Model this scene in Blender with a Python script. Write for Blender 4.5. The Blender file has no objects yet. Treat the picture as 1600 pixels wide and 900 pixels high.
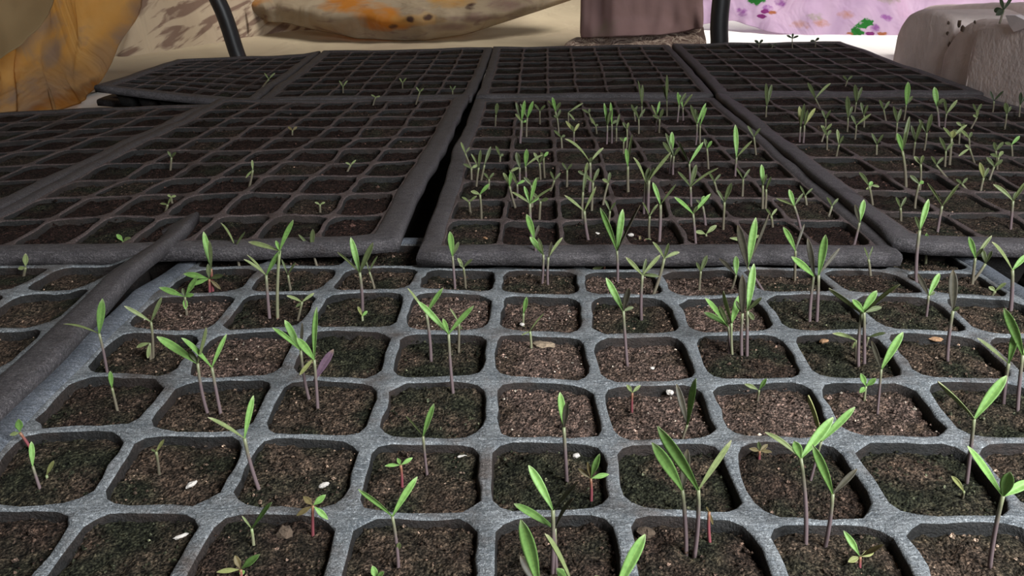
import bpy, math, random
from mathutils import Vector, noise
R = math.radians
S = bpy.context.scene
C = S.collection
rnd = random.Random(7)

# ------------------------------------------------------------------ camera
FPX, CH = 1330.0, 0.184
TH = math.atan(595 / FPX); PSI = math.atan(19 / FPX * math.cos(TH))
cam_d = bpy.data.cameras.new('camera'); cam = bpy.data.objects.new('camera', cam_d); C.objects.link(cam)
cam.location = (0, 0, CH); cam.rotation_euler = (math.pi / 2 - TH, 0, PSI)
cam_d.sensor_width = 36; cam_d.lens = 36 * FPX / 1600; cam_d.clip_start = 0.01
cam_d.dof.use_dof = False
S.camera = cam
# ------------------------------------------------------------------ exposure, world, lights
S.view_settings.view_transform = 'Standard'; S.view_settings.look = 'None'
S.view_settings.exposure = 0.0; S.view_settings.gamma = 1.0
S.view_settings.use_curve_mapping = False
W = bpy.data.worlds.new('world'); S.world = W; W.use_nodes = True
W.node_tree.nodes['Background'].inputs[0].default_value = (0.93, 0.96, 1.0, 1)
W.node_tree.nodes['Background'].inputs[1].default_value = 0.36
def light(name, kind, loc, rot, energy, size=None, color=(1, 1, 1)):
    d = bpy.data.lights.new(name, kind); o = bpy.data.objects.new(name, d); C.objects.link(o)
    o.location = loc; o.rotation_euler = rot; d.energy = energy; d.color = color
    if kind == 'AREA': d.shape = 'DISK'; d.size = size
    if kind == 'SUN': d.angle = size
    return o
light('sun', 'SUN', (3, 3, 5), (R(0), R(34), R(-16)), 6.0, R(35), (1.0, 0.96, 0.9))
front_lamp = light('added_front_lamp', 'AREA', (0.44, -0.14, 0.46), (0, 0, 0), 15.0, 0.40, (0.93, 0.97, 1.0))  # added area lamp under the canopy, placed for falloff across the trays
front_lamp.rotation_euler = (Vector((0.14, 0.26, 0)) - front_lamp.location).to_track_quat('-Z', 'Y').to_euler()

# ------------------------------------------------------------------ helpers
def nvec(p):
    return Vector((noise.noise(p), noise.noise(p + Vector((31.7, 11.3, 5.1))), noise.noise(p + Vector((-17.9, 41.2, 23.4)))))
_cy, _sy, _ct, _st = math.cos(PSI), math.sin(PSI), math.cos(TH), math.sin(TH)
def ray(x, y):
    a, b = (x - 800) / FPX, (y - 450) / FPX
    return Vector((a * _cy - _sy * _ct + b * _sy * _st, a * _sy + _cy * _ct - b * _cy * _st, -_st - b * _ct))
EYE = Vector((0, 0, CH))
def at_y(x, y, Y):
    d = ray(x, y); return EYE + d * (Y / d.y)
def zs(Y):
    if Y < .4665: return 0.004
    if Y < 1.0: return .004 - .025 * (Y - .4665) / .5335
    return -.021
def at(x, y, z=None):
    d = ray(x, y); zz = z if z is not None else 0
    for _ in range(40):
        t = (zz - CH) / d.z
        if z is None: zz = zs(t * d.y)
    return EYE + d * ((zz - CH) / d.z)
def tag(o, label=None, cat=None, group=None, kind=None):
    if label: o['label'] = label
    if cat: o['category'] = cat
    if group: o['group'] = group
    if kind: o['kind'] = kind
    return o
def mesh(name, V, F, mat, parent=None, smooth=True, cols=None, fmat=None):
    me = bpy.data.meshes.new(name); me.from_pydata([tuple(v) for v in V], [], F); me.update()
    for m in (mat if isinstance(mat, list) else [mat]): me.materials.append(m)
    if smooth: me.polygons.foreach_set('use_smooth', [True] * len(me.polygons))
    if fmat: me.polygons.foreach_set('material_index', fmat)
    if cols:
        ca = me.color_attributes.new('tone', 'FLOAT_COLOR', 'POINT')
        ca.data.foreach_set('color', [c for q in cols for c in (q[0], q[1], q[2], 1.0)])
    o = bpy.data.objects.new(name, me); C.objects.link(o)
    if parent: o.parent = parent
    return o
def empty(name, loc=(0, 0, 0)):
    o = bpy.data.objects.new(name, None); C.objects.link(o); o.location = loc; o.empty_display_size = .01; return o
def node_mat(name):
    m = bpy.data.materials.new(name); m.use_nodes = True
    n = m.node_tree.nodes; l = m.node_tree.links
    return m, n, l, n['Principled BSDF']
def noise_n(n, l, scale, detail=4, rough=.6, co=None, dist=0):
    t = n.new('ShaderNodeTexNoise'); t.inputs['Scale'].default_value = scale
    t.inputs['Detail'].default_value = detail; t.inputs['Roughness'].default_value = rough
    t.inputs['Distortion'].default_value = dist
    if co: l.new(co, t.inputs['Vector'])
    return t
def ramp_n(n, l, src, stops):
    r = n.new('ShaderNodeValToRGB'); e = r.color_ramp.elements
    while len(e) < len(stops): e.new(.5)
    for k, (p, c) in enumerate(stops):
        e[k].position = p; e[k].color = (*c, 1) if len(c) == 3 else c
    l.new(src, r.inputs[0]); return r
def mix_n(n, l, fac, a, b, mode='MIX'):
    m = n.new('ShaderNodeMix'); m.data_type = 'RGBA'; m.blend_type = mode
    for s, v in ((0, fac), (6, a), (7, b)):
        if hasattr(v, 'is_output'): l.new(v, m.inputs[s])
        else: m.inputs[s].default_value = v if s == 0 else (*v, 1)
    return m.outputs[2]
def obj_co(n):
    return n.new('ShaderNodeTexCoord').outputs['Object']

def plastic_mat(name, base, dust, soil, dust_amt=.5, soil_amt=.55):
    m, n, l, p = node_mat(name); co = obj_co(n)
    a = noise_n(n, l, 90, 6, .65, co); b = noise_n(n, l, 900, 4, .7, co); c = noise_n(n, l, 28, 5, .6, co)
    d = noise_n(n, l, 2600, 2, .6, co)
    f1 = ramp_n(n, l, a.outputs[0], [(.5 - .3 * dust_amt, (0, 0, 0)), (.95 - .3 * dust_amt, (1, 1, 1))])
    c1 = mix_n(n, l, f1.outputs[0], base, dust)
    f2 = ramp_n(n, l, b.outputs[0], [(.5, (0, 0, 0)), (.68, (1, 1, 1))])
    c2 = mix_n(n, l, f2.outputs[0], c1, tuple(min(1, x * 1.5) for x in dust))
    f3 = ramp_n(n, l, c.outputs[0], [(soil_amt, (0, 0, 0)), (soil_amt + .14, (.85, .85, .85))])
    c3 = mix_n(n, l, f3.outputs[0], c2, soil)
    f4 = ramp_n(n, l, d.outputs[0], [(.38, (.45, .45, .45)), (.62, (1.25, 1.25, 1.25))])
    c4 = mix_n(n, l, 1.0, c3, f4.outputs[0], 'MULTIPLY')
    # scratches and scuffs running along the ribs
    mp = n.new('ShaderNodeMapping'); l.new(co, mp.inputs[0]); mp.inputs['Scale'].default_value = (160, 900, 400); mp.inputs['Rotation'].default_value = (0, 0, .35)
    sc = noise_n(n, l, 1, 4, .7, mp.outputs[0], .6)
    f5 = ramp_n(n, l, sc.outputs[0], [(.34, (.6, .6, .6)), (.5, (1, 1, 1)), (.7, (1.5, 1.5, 1.52))])
    c4 = mix_n(n, l, .8, c4, f5.outputs[0], 'MULTIPLY')
    l.new(c4, p.inputs['Base Color'])
    p.inputs['Roughness'].default_value = .62
    p.inputs['Specular IOR Level'].default_value = .35
    bp = n.new('ShaderNodeBump'); bp.inputs['Strength'].default_value = 1; bp.inputs['Distance'].default_value = .0009
    mm = n.new('ShaderNodeMath'); mm.operation = 'ADD'; l.new(b.outputs[0], mm.inputs[0]); l.new(sc.outputs[0], mm.inputs[1])
    l.new(mm.outputs[0], bp.inputs['Height']); l.new(bp.outputs[0], p.inputs['Normal'])
    return m
M_F = plastic_mat('dusty grey plastic', (.130, .145, .158), (.26, .27, .275), (.11, .086, .074), .55, .52)
M_FR = plastic_mat('grey plastic band', (.11, .125, .15), (.17, .18, .2), (.07, .058, .055), .35, .66)
M_M = plastic_mat('dusty plastic darkened for dimness', (.074, .054, .052), (.125, .092, .086), (.040, .025, .021), .5, .54)  # same plastic as the front tray, dimmer light put into its darker colour
M_MR = plastic_mat('plastic band darkened for dimness', (.056, .050, .054), (.095, .085, .086), (.04, .028, .025), .4, .62)  # rim band, darkened in colour to stand for dim light
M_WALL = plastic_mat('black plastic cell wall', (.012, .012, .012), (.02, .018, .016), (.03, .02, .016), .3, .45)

def soil_mat():
    m, n, l, p = node_mat('potting soil'); co = obj_co(n)
    at_ = n.new('ShaderNodeAttribute'); at_.attribute_name = 'tone'
    a = noise_n(n, l, 420, 6, .75, co); b = noise_n(n, l, 1500, 3, .7, co); v = n.new('ShaderNodeTexVoronoi')
    v.inputs['Scale'].default_value = 850; l.new(co, v.inputs['Vector'])
    f = ramp_n(n, l, a.outputs[0], [(.34, (.12, .12, .12)), (.47, (.65, .65, .65)), (.58, (1.6, 1.5, 1.45)), (.70, (3.8, 3.4, 3.1))])
    c = mix_n(n, l, 1.0, at_.outputs['Color'], f.outputs[0], 'MULTIPLY')
    g = ramp_n(n, l, b.outputs[0], [(.38, (.25, .25, .25)), (.62, (1.8, 1.75, 1.7))])
    c = mix_n(n, l, 1.0, c, g.outputs[0], 'MULTIPLY')
    l.new(c, p.inputs['Base Color']); p.inputs['Roughness'].default_value = .95
    p.inputs['Specular IOR Level'].default_value = .12
    bp = n.new('ShaderNodeBump'); bp.inputs['Strength'].default_value = 1; bp.inputs['Distance'].default_value = .002
    mm = n.new('ShaderNodeMath'); mm.operation = 'SUBTRACT'; l.new(a.outputs[0], mm.inputs[0]); l.new(v.outputs['Distance'], mm.inputs[1])
    l.new(mm.outputs[0], bp.inputs['Height']); l.new(bp.outputs[0], p.inputs['Normal'])
    return m
M_SOIL = soil_mat()

# ------------------------------------------------------------------ structure: ground and canopy
def ground_z(y): return -.05 if y < .5 else (-.05 - .013 * (y - .5) / .5 if y < 1 else -.063)
def simple_mat(name, col, rough=.8, scale=20, var=.25, bump=.0, bscale=200):
    m, n, l, p = node_mat(name); co = obj_co(n)
    a = noise_n(n, l, scale, 5, .6, co)
    r = ramp_n(n, l, a.outputs[0], [(.3, tuple(c * (1 - var) for c in col)), (.7, tuple(min(1, c * (1 + var)) for c in col))])
    l.new(r.outputs[0], p.inputs['Base Color']); p.inputs['Roughness'].default_value = rough
    if bump:
        b = noise_n(n, l, bscale, 4, .6, co); bp = n.new('ShaderNodeBump'); bp.inputs['Distance'].default_value = bump
        l.new(b.outputs[0], bp.inputs['Height']); l.new(bp.outputs[0], p.inputs['Normal'])
    return m
V, F = [], []
ys = [-3, -1, 0, .3, .5, .75, 1.0, 1.5, 2.5, 4, 8, 20]
for y in ys:
    for x in (-12, 12): V.append((x, y, ground_z(y)))
for k in range(len(ys) - 1): F.append((2 * k, 2 * k + 1, 2 * k + 3, 2 * k + 2))
tag(mesh('floor', V, F, simple_mat('pale ground', (.80, .78, .74), .9, 3, .08, .002, 60), smooth=False), kind='structure')

V = [(x, y, ground_z(y) + .0015) for y, xa in ((-.6, -.62), (.5, -.62), (.93, -.60), (1.34, -.50)) for x in (xa, .57)]
tag(mesh('floor', V, [(0, 1, 3, 2), (2, 3, 5, 4), (4, 5, 7, 6)], simple_mat('earth darkened as gap shade', (.02, .015, .012), .95, 60, .4, .002, 200), smooth=False), kind='structure')  # earth patch under the trays, shade of the gaps put into its colour

def fabric(name, stops, scale=6, dist=1.5, thick=.5, weave=900, extra=None, stretch=(1, 1, 1), wrinkle=.016):
    m, n, l, p = node_mat(name)
    mp = n.new('ShaderNodeMapping'); l.new(obj_co(n), mp.inputs[0]); mp.inputs['Scale'].default_value = stretch
    a = noise_n(n, l, scale, 5, .55, mp.outputs[0], dist)
    r = ramp_n(n, l, a.outputs[0], stops); col = r.outputs[0]
    if extra: col = extra(n, l, mp.outputs[0], col)
    l.new(col, p.inputs['Base Color']); p.inputs['Roughness'].default_value = .85
    p.inputs['Specular IOR Level'].default_value = .15
    wr = n.new('ShaderNodeMapping'); l.new(mp.outputs[0], wr.inputs[0]); wr.inputs['Rotation'].default_value = (0, R(35), 0); wr.inputs['Scale'].default_value = (9, 9, 3)
    wn = noise_n(n, l, 1, 3, .5, wr.outputs[0], 1.2)
    bp = n.new('ShaderNodeBump'); bp.inputs['Distance'].default_value = wrinkle; l.new(wn.outputs[0], bp.inputs['Height']); l.new(bp.outputs[0], p.inputs['Normal'])
    tr = n.new('ShaderNodeBsdfTranslucent'); l.new(col, tr.inputs[0]); l.new(bp.outputs[0], tr.inputs['Normal'])
    mx = n.new('ShaderNodeMixShader'); mx.inputs[0].default_value = thick
    l.new(p.outputs[0], mx.inputs[1]); l.new(tr.outputs[0], mx.inputs[2])
    l.new(mx.outputs[0], n['Material Output'].inputs[0])
    return m
def sheet(name, rows, mat, thickness=.0012, sub=1):
    """rows: list of equal-length lists of points -> a cloth surface with thickness."""
    V = [p for r in rows for p in r]; k = len(rows[0]); F = []
    for i in range(len(rows) - 1):
        for j in range(k - 1): F.append((i * k + j, i * k + j + 1, (i + 1) * k + j + 1, (i + 1) * k + j))
    o = mesh(name, V, F, mat)
    s = o.modifiers.new('solid', 'SOLIDIFY'); s.thickness = thickness; s.offset = 0
    if sub: b = o.modifiers.new('sub', 'SUBSURF'); b.levels = b.render_levels = sub
    return o
# unseen canopy above the frame, sized to keep sun and sky off the trays
rows = []
for i in range(9):
    y = -1.10 + i * (1.50 + 1.10) / 8
    rows.append([(-1.5 + j * .3, y, .62 + .05 * math.sin(j * 1.3 + i) + .02 * i) for j in range(11)])
cano = sheet('unseen_canopy', rows, fabric('thick shade cloth', [(.3, (.08, .06, .04)), (.7, (.12, .09, .06))], 5, 1, .03), .003)
tag(cano, kind='structure')

rows = [[(-1.02 + .02 * math.sin(k * 2 + i), -.9 + k * .22, -.055 + i * .12) for k in range(10)] for i in range(6)]
rows2 = [[(1.36 + .02 * math.sin(k * 2 + i), -1.1 + k * .18, -.055 + i * .125) for k in range(10)] for i in range(6)]
tag(sheet('light_block_right', rows2, fabric('thick blocking cloth', [(.3, (.08, .06, .04)), (.7, (.12, .09, .06))], 5, 1, .03), .003), kind='structure')  # unseen sheet added at the right to cut sky light on the trays
tag(sheet('light_block_left', rows, fabric('thick blocking cloth', [(.3, (.08, .06, .04)), (.7, (.12, .09, .06))], 5, 1, .03), .003), kind='structure')  # unseen sheet added to keep sky light off the left trays

# ------------------------------------------------------------------ trays
NP = 24
def outline(hx, hy, r):
    """24 points, matching square perimeter points, of a rounded rectangle"""
    pts, sq = [], []
    for k in range(NP):
        side, q = divmod(k, 6)
        f = q / 6 * 2 - 1
        e = [(f, -1), (1, f), (-f, 1), (-1, -f)][side]
        sq.append((e[0] * .5, e[1] * .5))
        x, y = e[0] * hx, e[1] * hy
        cx, cy = max(abs(x) - (hx - r), 0), max(abs(y) - (hy - r), 0)
        # fold the corner zone onto the arc
        if cx > 0 and cy > 0:
            a = math.atan2(cy, cx); X = hx - r + r * math.cos(a); Y = hy - r + r * math.sin(a)
            x, y = math.copysign(X, x), math.copysign(Y, y)
        pts.append((x, y))
    return pts, sq
TRAYS = {}
class Tray: pass
def tray(key, fl, fr, bl, br, nc, nr, rim, zf, label, group, where, hx=.435, hy=.44, rad=.16, cup=.038,
         mats=None, depth=.0028, wob=.0013, soil=True, tone='dark', fine=10, rowfrom='front', lip=.007, soil_label=None):
    T = Tray(); T.key = key; T.nc = nc; T.nr = nr; T.where = where; T.depth = depth; T.rowfrom = rowfrom; T.fine = fine
    Wd = (Vector(fr) - Vector(fl)).length; Ln = (Vector(bl) - Vector(fl)).length
    wl, wr, wf, wb = rim[0] / Wd, rim[1] / Wd, rim[2] / Ln, rim[3] / Ln
    fl, fr, bl, br = Vector(fl), Vector(fr), Vector(bl), Vector(br)
    px = (1 - wl - wr) * Wd / nc; py = (1 - wf - wb) * Ln / nr
    T.px, T.py = px, py
    def UV(u, v): return wl + u / nc * (1 - wl - wr), wf + v / nr * (1 - wf - wb)
    def P(u, v, dz=0.0):
        U, Vv = UV(u, v)
        p = fl * (1 - U) * (1 - Vv) + fr * U * (1 - Vv) + bl * (1 - U) * Vv + br * U * Vv
        q = nvec(Vector((p.x * 22, p.y * 22, ord(key[0]) + len(key))))
        q2 = nvec(Vector((p.x * 7, p.y * 7, ord(key[0]) + 40)))
        return Vector((p.x + q.x * wob * 1.3 + q2.x * wob * 2, p.y + q.y * wob * 1.3 + q2.y * wob * 1.5, zf(p.x, p.y, U, Vv) + q.z * wob + q2.z * wob * 1.6 + dz))
    T.P = P
    def inv(x, y):
        u, v = nc / 2, nr / 2
        for _ in range(6):
            p = P(u, v); e = Vector((x - p.x, y - p.y)); u += e.x / px; v += e.y / py
        return u, v
    T.inv = inv
    root = empty('seedling_tray', P(nc / 2, nr / 2)); root.location.z -= cup
    tag(root, label, 'seedling tray', group)
    off = root.location.copy()
    out, sq = outline(.5, .5, 0)
    V, F, FM = [], [], []
    mg, mr = mats
    for i in range(nc):
        for j in range(nr):
            rr = random.Random(i * 131 + j * 17 + len(key) * 7 + ord(key[0]))
            pts, sq = outline(hx * (1 + rr.uniform(-.02, .02)), hy * (1 + rr.uniform(-.02, .02)), rad)
            b = len(V)
            ring = []
            jit = []
            for k, (x, y) in enumerate(pts):
                w = P(i + .5 + x, j + .5 + y)
                g = noise.noise(Vector((w.x * 260, w.y * 260, 3))) * .03 + noise.noise(Vector((w.x * 900, w.y * 900, 9))) * .022
                jit.append((x * (1 + g * 2.0), y * (1 + g * 2.0)))
            for k in range(NP): V.append(P(i + .5 + sq[k][0], j + .5 + sq[k][1]) - off)
            for sc, dz in ((1.035, 0.0003), (1.0, -.0005), (.975, -.0022), (.95, -depth - .006)):
                for k in range(NP): V.append(P(i + .5 + jit[k][0] * sc, j + .5 + jit[k][1] * sc, dz) - off)
            for k in range(NP): V.append(P(i + .5 + pts[k][0] * .66, j + .5 + pts[k][1] * .66, -cup) - off)
            for r_ in range(5):
                for k in range(NP):
                    k2 = (k + 1) % NP
                    F.append((b + r_ * NP + k, b + r_ * NP + k2, b + (r_ + 1) * NP + k2, b + (r_ + 1) * NP + k))
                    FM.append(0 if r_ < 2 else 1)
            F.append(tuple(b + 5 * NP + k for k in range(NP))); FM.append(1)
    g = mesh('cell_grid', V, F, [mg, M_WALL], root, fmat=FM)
    # rim: a flat band round the cells with a turned-down lip
    V, F = [], []
    per = []
    n = 6
    for k in range(nc * n): per.append((k / n, 0, 0, -1))
    for k in range(nr * n): per.append((nc, k / n, 1, 0))
    for k in range(nc * n): per.append((nc - k / n, nr, 0, 1))
    for k in range(nr * n): per.append((0, nr - k / n, -1, 0))
    ul, ur, vf, vb = rim[0] / px, rim[1] / px, rim[2] / py, rim[3] / py
    def rimpt(u, v, f):
        U = -ul * f if u <= 0 else (nc + ur * f if u >= nc else u)
        Q = -vf * f if v <= 0 else (nr + vb * f if v >= nr else v)
        return U, Q
    prof = [(0, 0), (.12, .0012), (.35, .0016), (.85, .0012), (1.0, .0002), (1.06, -.0022), (1.02, -lip), (.96, -lip), (.98, -.003), (.9, -.0002)]
    for f, dz in prof:
        for (u, v, a, b) in per:
            U, Q = rimpt(u, v, f)
            V.append(P(U, Q, dz) - off)
    m = len(per)
    for r_ in range(len(prof) - 1):
        for k in range(m):
            k2 = (k + 1) % m
            F.append((r_ * m + k, r_ * m + k2, (r_ + 1) * m + k2, (r_ + 1) * m + k))
    mesh('rim', V, F, mr, root)
    TRAYS[key] = T
    T.hx, T.hy = hx, hy
    if not soil: return T
    # soil
    V, F, K = [], [], []
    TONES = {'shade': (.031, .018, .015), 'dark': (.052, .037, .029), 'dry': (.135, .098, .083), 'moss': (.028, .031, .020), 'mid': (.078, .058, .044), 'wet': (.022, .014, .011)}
    for i in range(nc):
        for j in range(nr):
            rr = random.Random(i * 71 + j * 13 + ord(key[0]) * 5 + len(key))
            if callable(tone): base = tone(i, j, rr)
            else: base = tone
            tw = TONES[base]
            fn = fine; b = len(V)
            lvl = -depth + rr.uniform(-.0012, .0012)
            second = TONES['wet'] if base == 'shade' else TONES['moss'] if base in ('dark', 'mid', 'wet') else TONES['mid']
            for a in range(fn + 1):
                for c in range(fn + 1):
                    x = (a / fn * 2 - 1) * hx * 1.02; y = (c / fn * 2 - 1) * hy * 1.02
                    w = P(i + .5 + x, j + .5 + y)
                    h = noise.fractal(Vector((w.x * 130, w.y * 130, 5)), .8, 2.1, 6) * .0017 + noise.noise(Vector((w.x * 1500, w.y * 1500, 2))) * .0008
                    ed = max(abs(x) / hx, abs(y) / hy); h -= .0010 * max(0, ed - .78) / .22
                    V.append(w + Vector((0, 0, lvl + h)) - off)
                    t = min(1, max(0, noise.noise(Vector((w.x * 60, w.y * 60, 11))) * 1.6 + .3))
                    gr = 1 + noise.noise(Vector((w.x * 700, w.y * 700, 8))) * .35
                    K.append([(tw[q] * (1 - t) + second[q] * t) * gr for q in range(3)])
            for a in range(fn):
                for c in range(fn):
                    q = b + a * (fn + 1) + c
                    F.append((q, q + fn + 1, q + fn + 2, q + 1))
            # crumbs
            nC = 120 if fine > 20 else (20 if fine > 9 else 0)
            for _ in range(nC):
                x = rr.uniform(-.93, .93) * hx; y = rr.uniform(-.93, .93) * hy
                w = P(i + .5 + x, j + .5 + y, lvl + .0004) - off
                s = rr.uniform(.0003, .0009) * (1 if fine > 20 else 1.3)
                if rr.random() < .06: s *= 1.7
                b = len(V)
                for (dx, dy, dz) in ((1, 0, 0), (0, 1, 0), (-1, 0, 0), (0, -1, 0), (0, 0, 1)):
                    V.append(w + Vector((dx, dy, dz)) * s * rr.uniform(.6, 1.3))
                    K.append(None)
                l_ = rr.choice((.5, .8, 1.2, 1.8, 2.4)) if rr.random() < .93 else 5.5
                for q in range(5): K[b + q] = [min(.6, tw[z] * l_) for z in range(3)]
                for q in range(4): F.append((b + q, b + (q + 1) % 4, b + 4))
    so = mesh('potting_soil', V, F, M_SOIL, None, cols=K, smooth=True)
    so.location = off
    tag(so, soil_label, 'soil', None, 'stuff')
    return T

def zF(x, y, U, V):
    t = max(0, y - .405); return -.0055 * min(1.6, t / .0445)
Y2 = .4053
DRY = {(4, 4), (4, 5), (5, 5), (4, 6), (4, 3), (6, 4), (7, 4), (5, 4)}
def toneF(i, j, rr):
    # j counted from the front: back rows are high
    k = 8 - j    # row number from the back, 1 = partly hidden
    light_ = {(4, 5), (4, 4), (5, 5), (5, 4), (6, 5), (7, 5), (4, 3), (3, 3), (6, 3), (0, 3), (1, 4), (5, 2), (6, 2)}
    if (i, k) in light_: return 'dry'
    moss = {(2, 4), (3, 4), (3, 5), (0, 6), (4, 6), (2, 3), (9, 6), (8, 5), (5, 6), (7, 3), (1, 7), (9, 7), (7, 6), (9, 5), (8, 3), (7, 4)}
    if (i, k) in moss: return 'moss'
    return rr.choice(('dark', 'mid', 'dark', 'mid'))
yb, yf = Y2 + 2 * .0445, Y2 - 6 * .0445
tray('front', (-.2034, yf - .01), (.2686, yf - .01), (-.2034, yb + .01), (.2686, yb + .01), 10, 8, (.011, .011, .010, .010), zF,
     'large grey seedling tray filling the foreground, ribs dusted pale grey', None, 'front tray', .447, .460, .20, cup=.044,
     mats=(M_F, M_FR), depth=.0032, wob=.0017, tone=toneF, fine=30, rowfrom='back',
     soil_label='crumbly brown and mossy soil in the foreground tray cells')
def zFL(x, y, U, V):
    e = max(0, U - .93) / .07
    return zF(x, y, U, V) + .002 + e * (.004 + .014 * max(0, V - .5) * 2)
tray('left', (-.680, yf - .01), (-.2045, yf - .01), (-.680, .492), (-.2015, .500), 10, 8, (.011, .016, .010, .012), zFL,
     'dark seedling tray at the lower left, its raised rim overlapping the foreground tray', None, 'lower left tray', .447, .458, .19, cup=.044,
     mats=(M_F, M_MR), depth=.0036, wob=.0010, tone=lambda i, j, r: r.choice(('mid', 'dark', 'mid')), fine=12, rowfrom='back',
     soil_label='brown soil in the cells of the lower left tray')
GT = 'wide seedling trays laid side by side in the middle row'
def zM(b): return lambda x, y, U, V: zs(y) + b
tM = lambda i, j, r: r.choice(('shade', 'shade', 'dark', 'wet'))  # middle and back soil, dimness put into the darker tones
MM = (M_M, M_MR)
tray('centre', (-.0605, .446), (.2165, .4535), (-.0562, .9932), (.2250, 1.0094), 7, 10, (.012, .010, .013, .012), zM(0),
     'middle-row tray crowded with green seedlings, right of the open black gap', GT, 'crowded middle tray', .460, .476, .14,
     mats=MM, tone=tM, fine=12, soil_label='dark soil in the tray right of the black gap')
def zM2(x, y, U, V): return zs(y) + .001 + (max(0, U - .9) / .1) * .003
tray('midleft', (-.346, .440), (-.0735, .4577), (-.3480, .970), (-.0625, .9931), 7, 10, (.011, .016, .013, .012), zM2,
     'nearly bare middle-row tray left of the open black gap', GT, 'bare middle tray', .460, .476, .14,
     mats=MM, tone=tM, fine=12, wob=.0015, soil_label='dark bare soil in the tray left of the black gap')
def zM4(x, y, U, V): return zs(y) + .002 + max(0, .06 - U) * .04
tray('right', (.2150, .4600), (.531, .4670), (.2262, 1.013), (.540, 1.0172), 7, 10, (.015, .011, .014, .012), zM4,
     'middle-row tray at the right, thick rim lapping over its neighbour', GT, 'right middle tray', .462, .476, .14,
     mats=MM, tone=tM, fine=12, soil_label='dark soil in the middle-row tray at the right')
tray('farleft', (-.640, .430), (-.349, .435), (-.645, .885), (-.3500, .958), 7, 9, (.011, .011, .013, .012), zM(-.001),
     'darkest middle-row tray at the far left edge of the picture', GT, 'far-left middle tray', .462, .476, .14,
     mats=MM, tone=tM, fine=6, soil_label='very dark soil in the far left middle tray')
GB = 'seedling trays in the back row by the cloths'
kb = dict(mats=MM, tone=tM, fine=6, depth=.0026)
def zB(b): return lambda x, y, U, V: -.021 + b
tray('back2', (-.3080, .992), (-.0610, 1.012), (-.3130, 1.3586), (-.0490, 1.395), 7, 8, (.012, .011, .012, .010), zB(.000),
     'back-row tray behind the bare middle tray, bowing upward at its left rim', GB, 'centre-left back tray', .462, .476, .14,
     soil_label='dark soil in the back-row tray left of centre', **kb)
tray('back3', (-.0548, 1.012), (.2265, 1.0235), (-.0478, 1.3952), (.2365, 1.4194), 7, 8, (.011, .011, .012, .010), zB(.001),
     'back-row tray standing just in front of the brown cloth', GB, 'central back tray', .462, .476, .14,
     soil_label='dark soil in the tray by the brown cloth', **kb)
tray('back4', (.2320, 1.0206), (.5477, 1.0293), (.2415, 1.4195), (.521, 1.4514), 7, 8, (.013, .011, .012, .010), zB(.003),
     'back-row tray beside the foam block, tiny sprouts along its far rim', GB, 'right back tray', .462, .476, .14,
     soil_label='dark soil in the tray beside the foam block', **kb)
def zB1(x, y, U, V): return -.021 + .020 * max(0, 1 - U * 1.15)
c = at(149, 133, 0); c2 = at(275, 93, 0)
tray('back1', (c.x, c.y), (-.313, .985), (c2.x, c2.y), (-.3172, 1.3586), 7, 8, (.012, .011, .010, .010), zB1,
     'back-left tray tilted up on an empty tray beneath it', GB, 'back left tray', .462, .476, .14, cup=.022,
     soil_label='dark soil in the raised back-left tray', **kb)
c = at(149, 155, -.028)
tray('under', (c.x, c.y), (-.32, .975), (c.x + .01, 1.26), (-.325, 1.34), 7, 8, (.012, .011, .010, .010),
     lambda x, y, U, V: -.030 + .002 * (1 - U), 'empty black tray lying beneath the raised back-left tray', GB, 'x', .462, .476, .14, cup=.028,
     mats=MM, depth=.005, soil=False)

# ------------------------------------------------------------------ seedlings
def leaf_mat(name, top, under, tip):
    m, n, l, p = node_mat(name)
    at_ = n.new('ShaderNodeAttribute'); at_.attribute_name = 'tone'
    sp = n.new('ShaderNodeSeparateColor'); l.new(at_.outputs['Color'], sp.inputs[0])
    r = ramp_n(n, l, sp.outputs[0], [(0, tuple(c * .75 for c in top)), (.25, top), (.85, top), (1, tip)])
    k = ramp_n(n, l, sp.outputs[1], [(0, (1.25, 1.2, 1.1)), (.16, (.95, 1, .95)), (1, (1, 1, 1))])
    nn = noise_n(n, l, 700, 3, .6, obj_co(n)); q = ramp_n(n, l, nn.outputs[0], [(.3, (.8, .8, .8)), (.7, (1.15, 1.15, 1.15))])
    c = mix_n(n, l, 1, r.outputs[0], k.outputs[0], 'MULTIPLY'); c = mix_n(n, l, 1, c, q.outputs[0], 'MULTIPLY')
    g = n.new('ShaderNodeNewGeometry'); c = mix_n(n, l, g.outputs['Backfacing'], c, under)
    l.new(c, p.inputs['Base Color']); p.inputs['Roughness'].default_value = .5
    p.inputs['Specular IOR Level'].default_value = .3
    tr = n.new('ShaderNodeBsdfTranslucent'); l.new(c, tr.inputs[0])
    mx = n.new('ShaderNodeMixShader'); mx.inputs[0].default_value = .25
    l.new(p.outputs[0], mx.inputs[1]); l.new(tr.outputs[0], mx.inputs[2]); l.new(mx.outputs[0], n['Material Output'].inputs[0])
    return m
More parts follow.
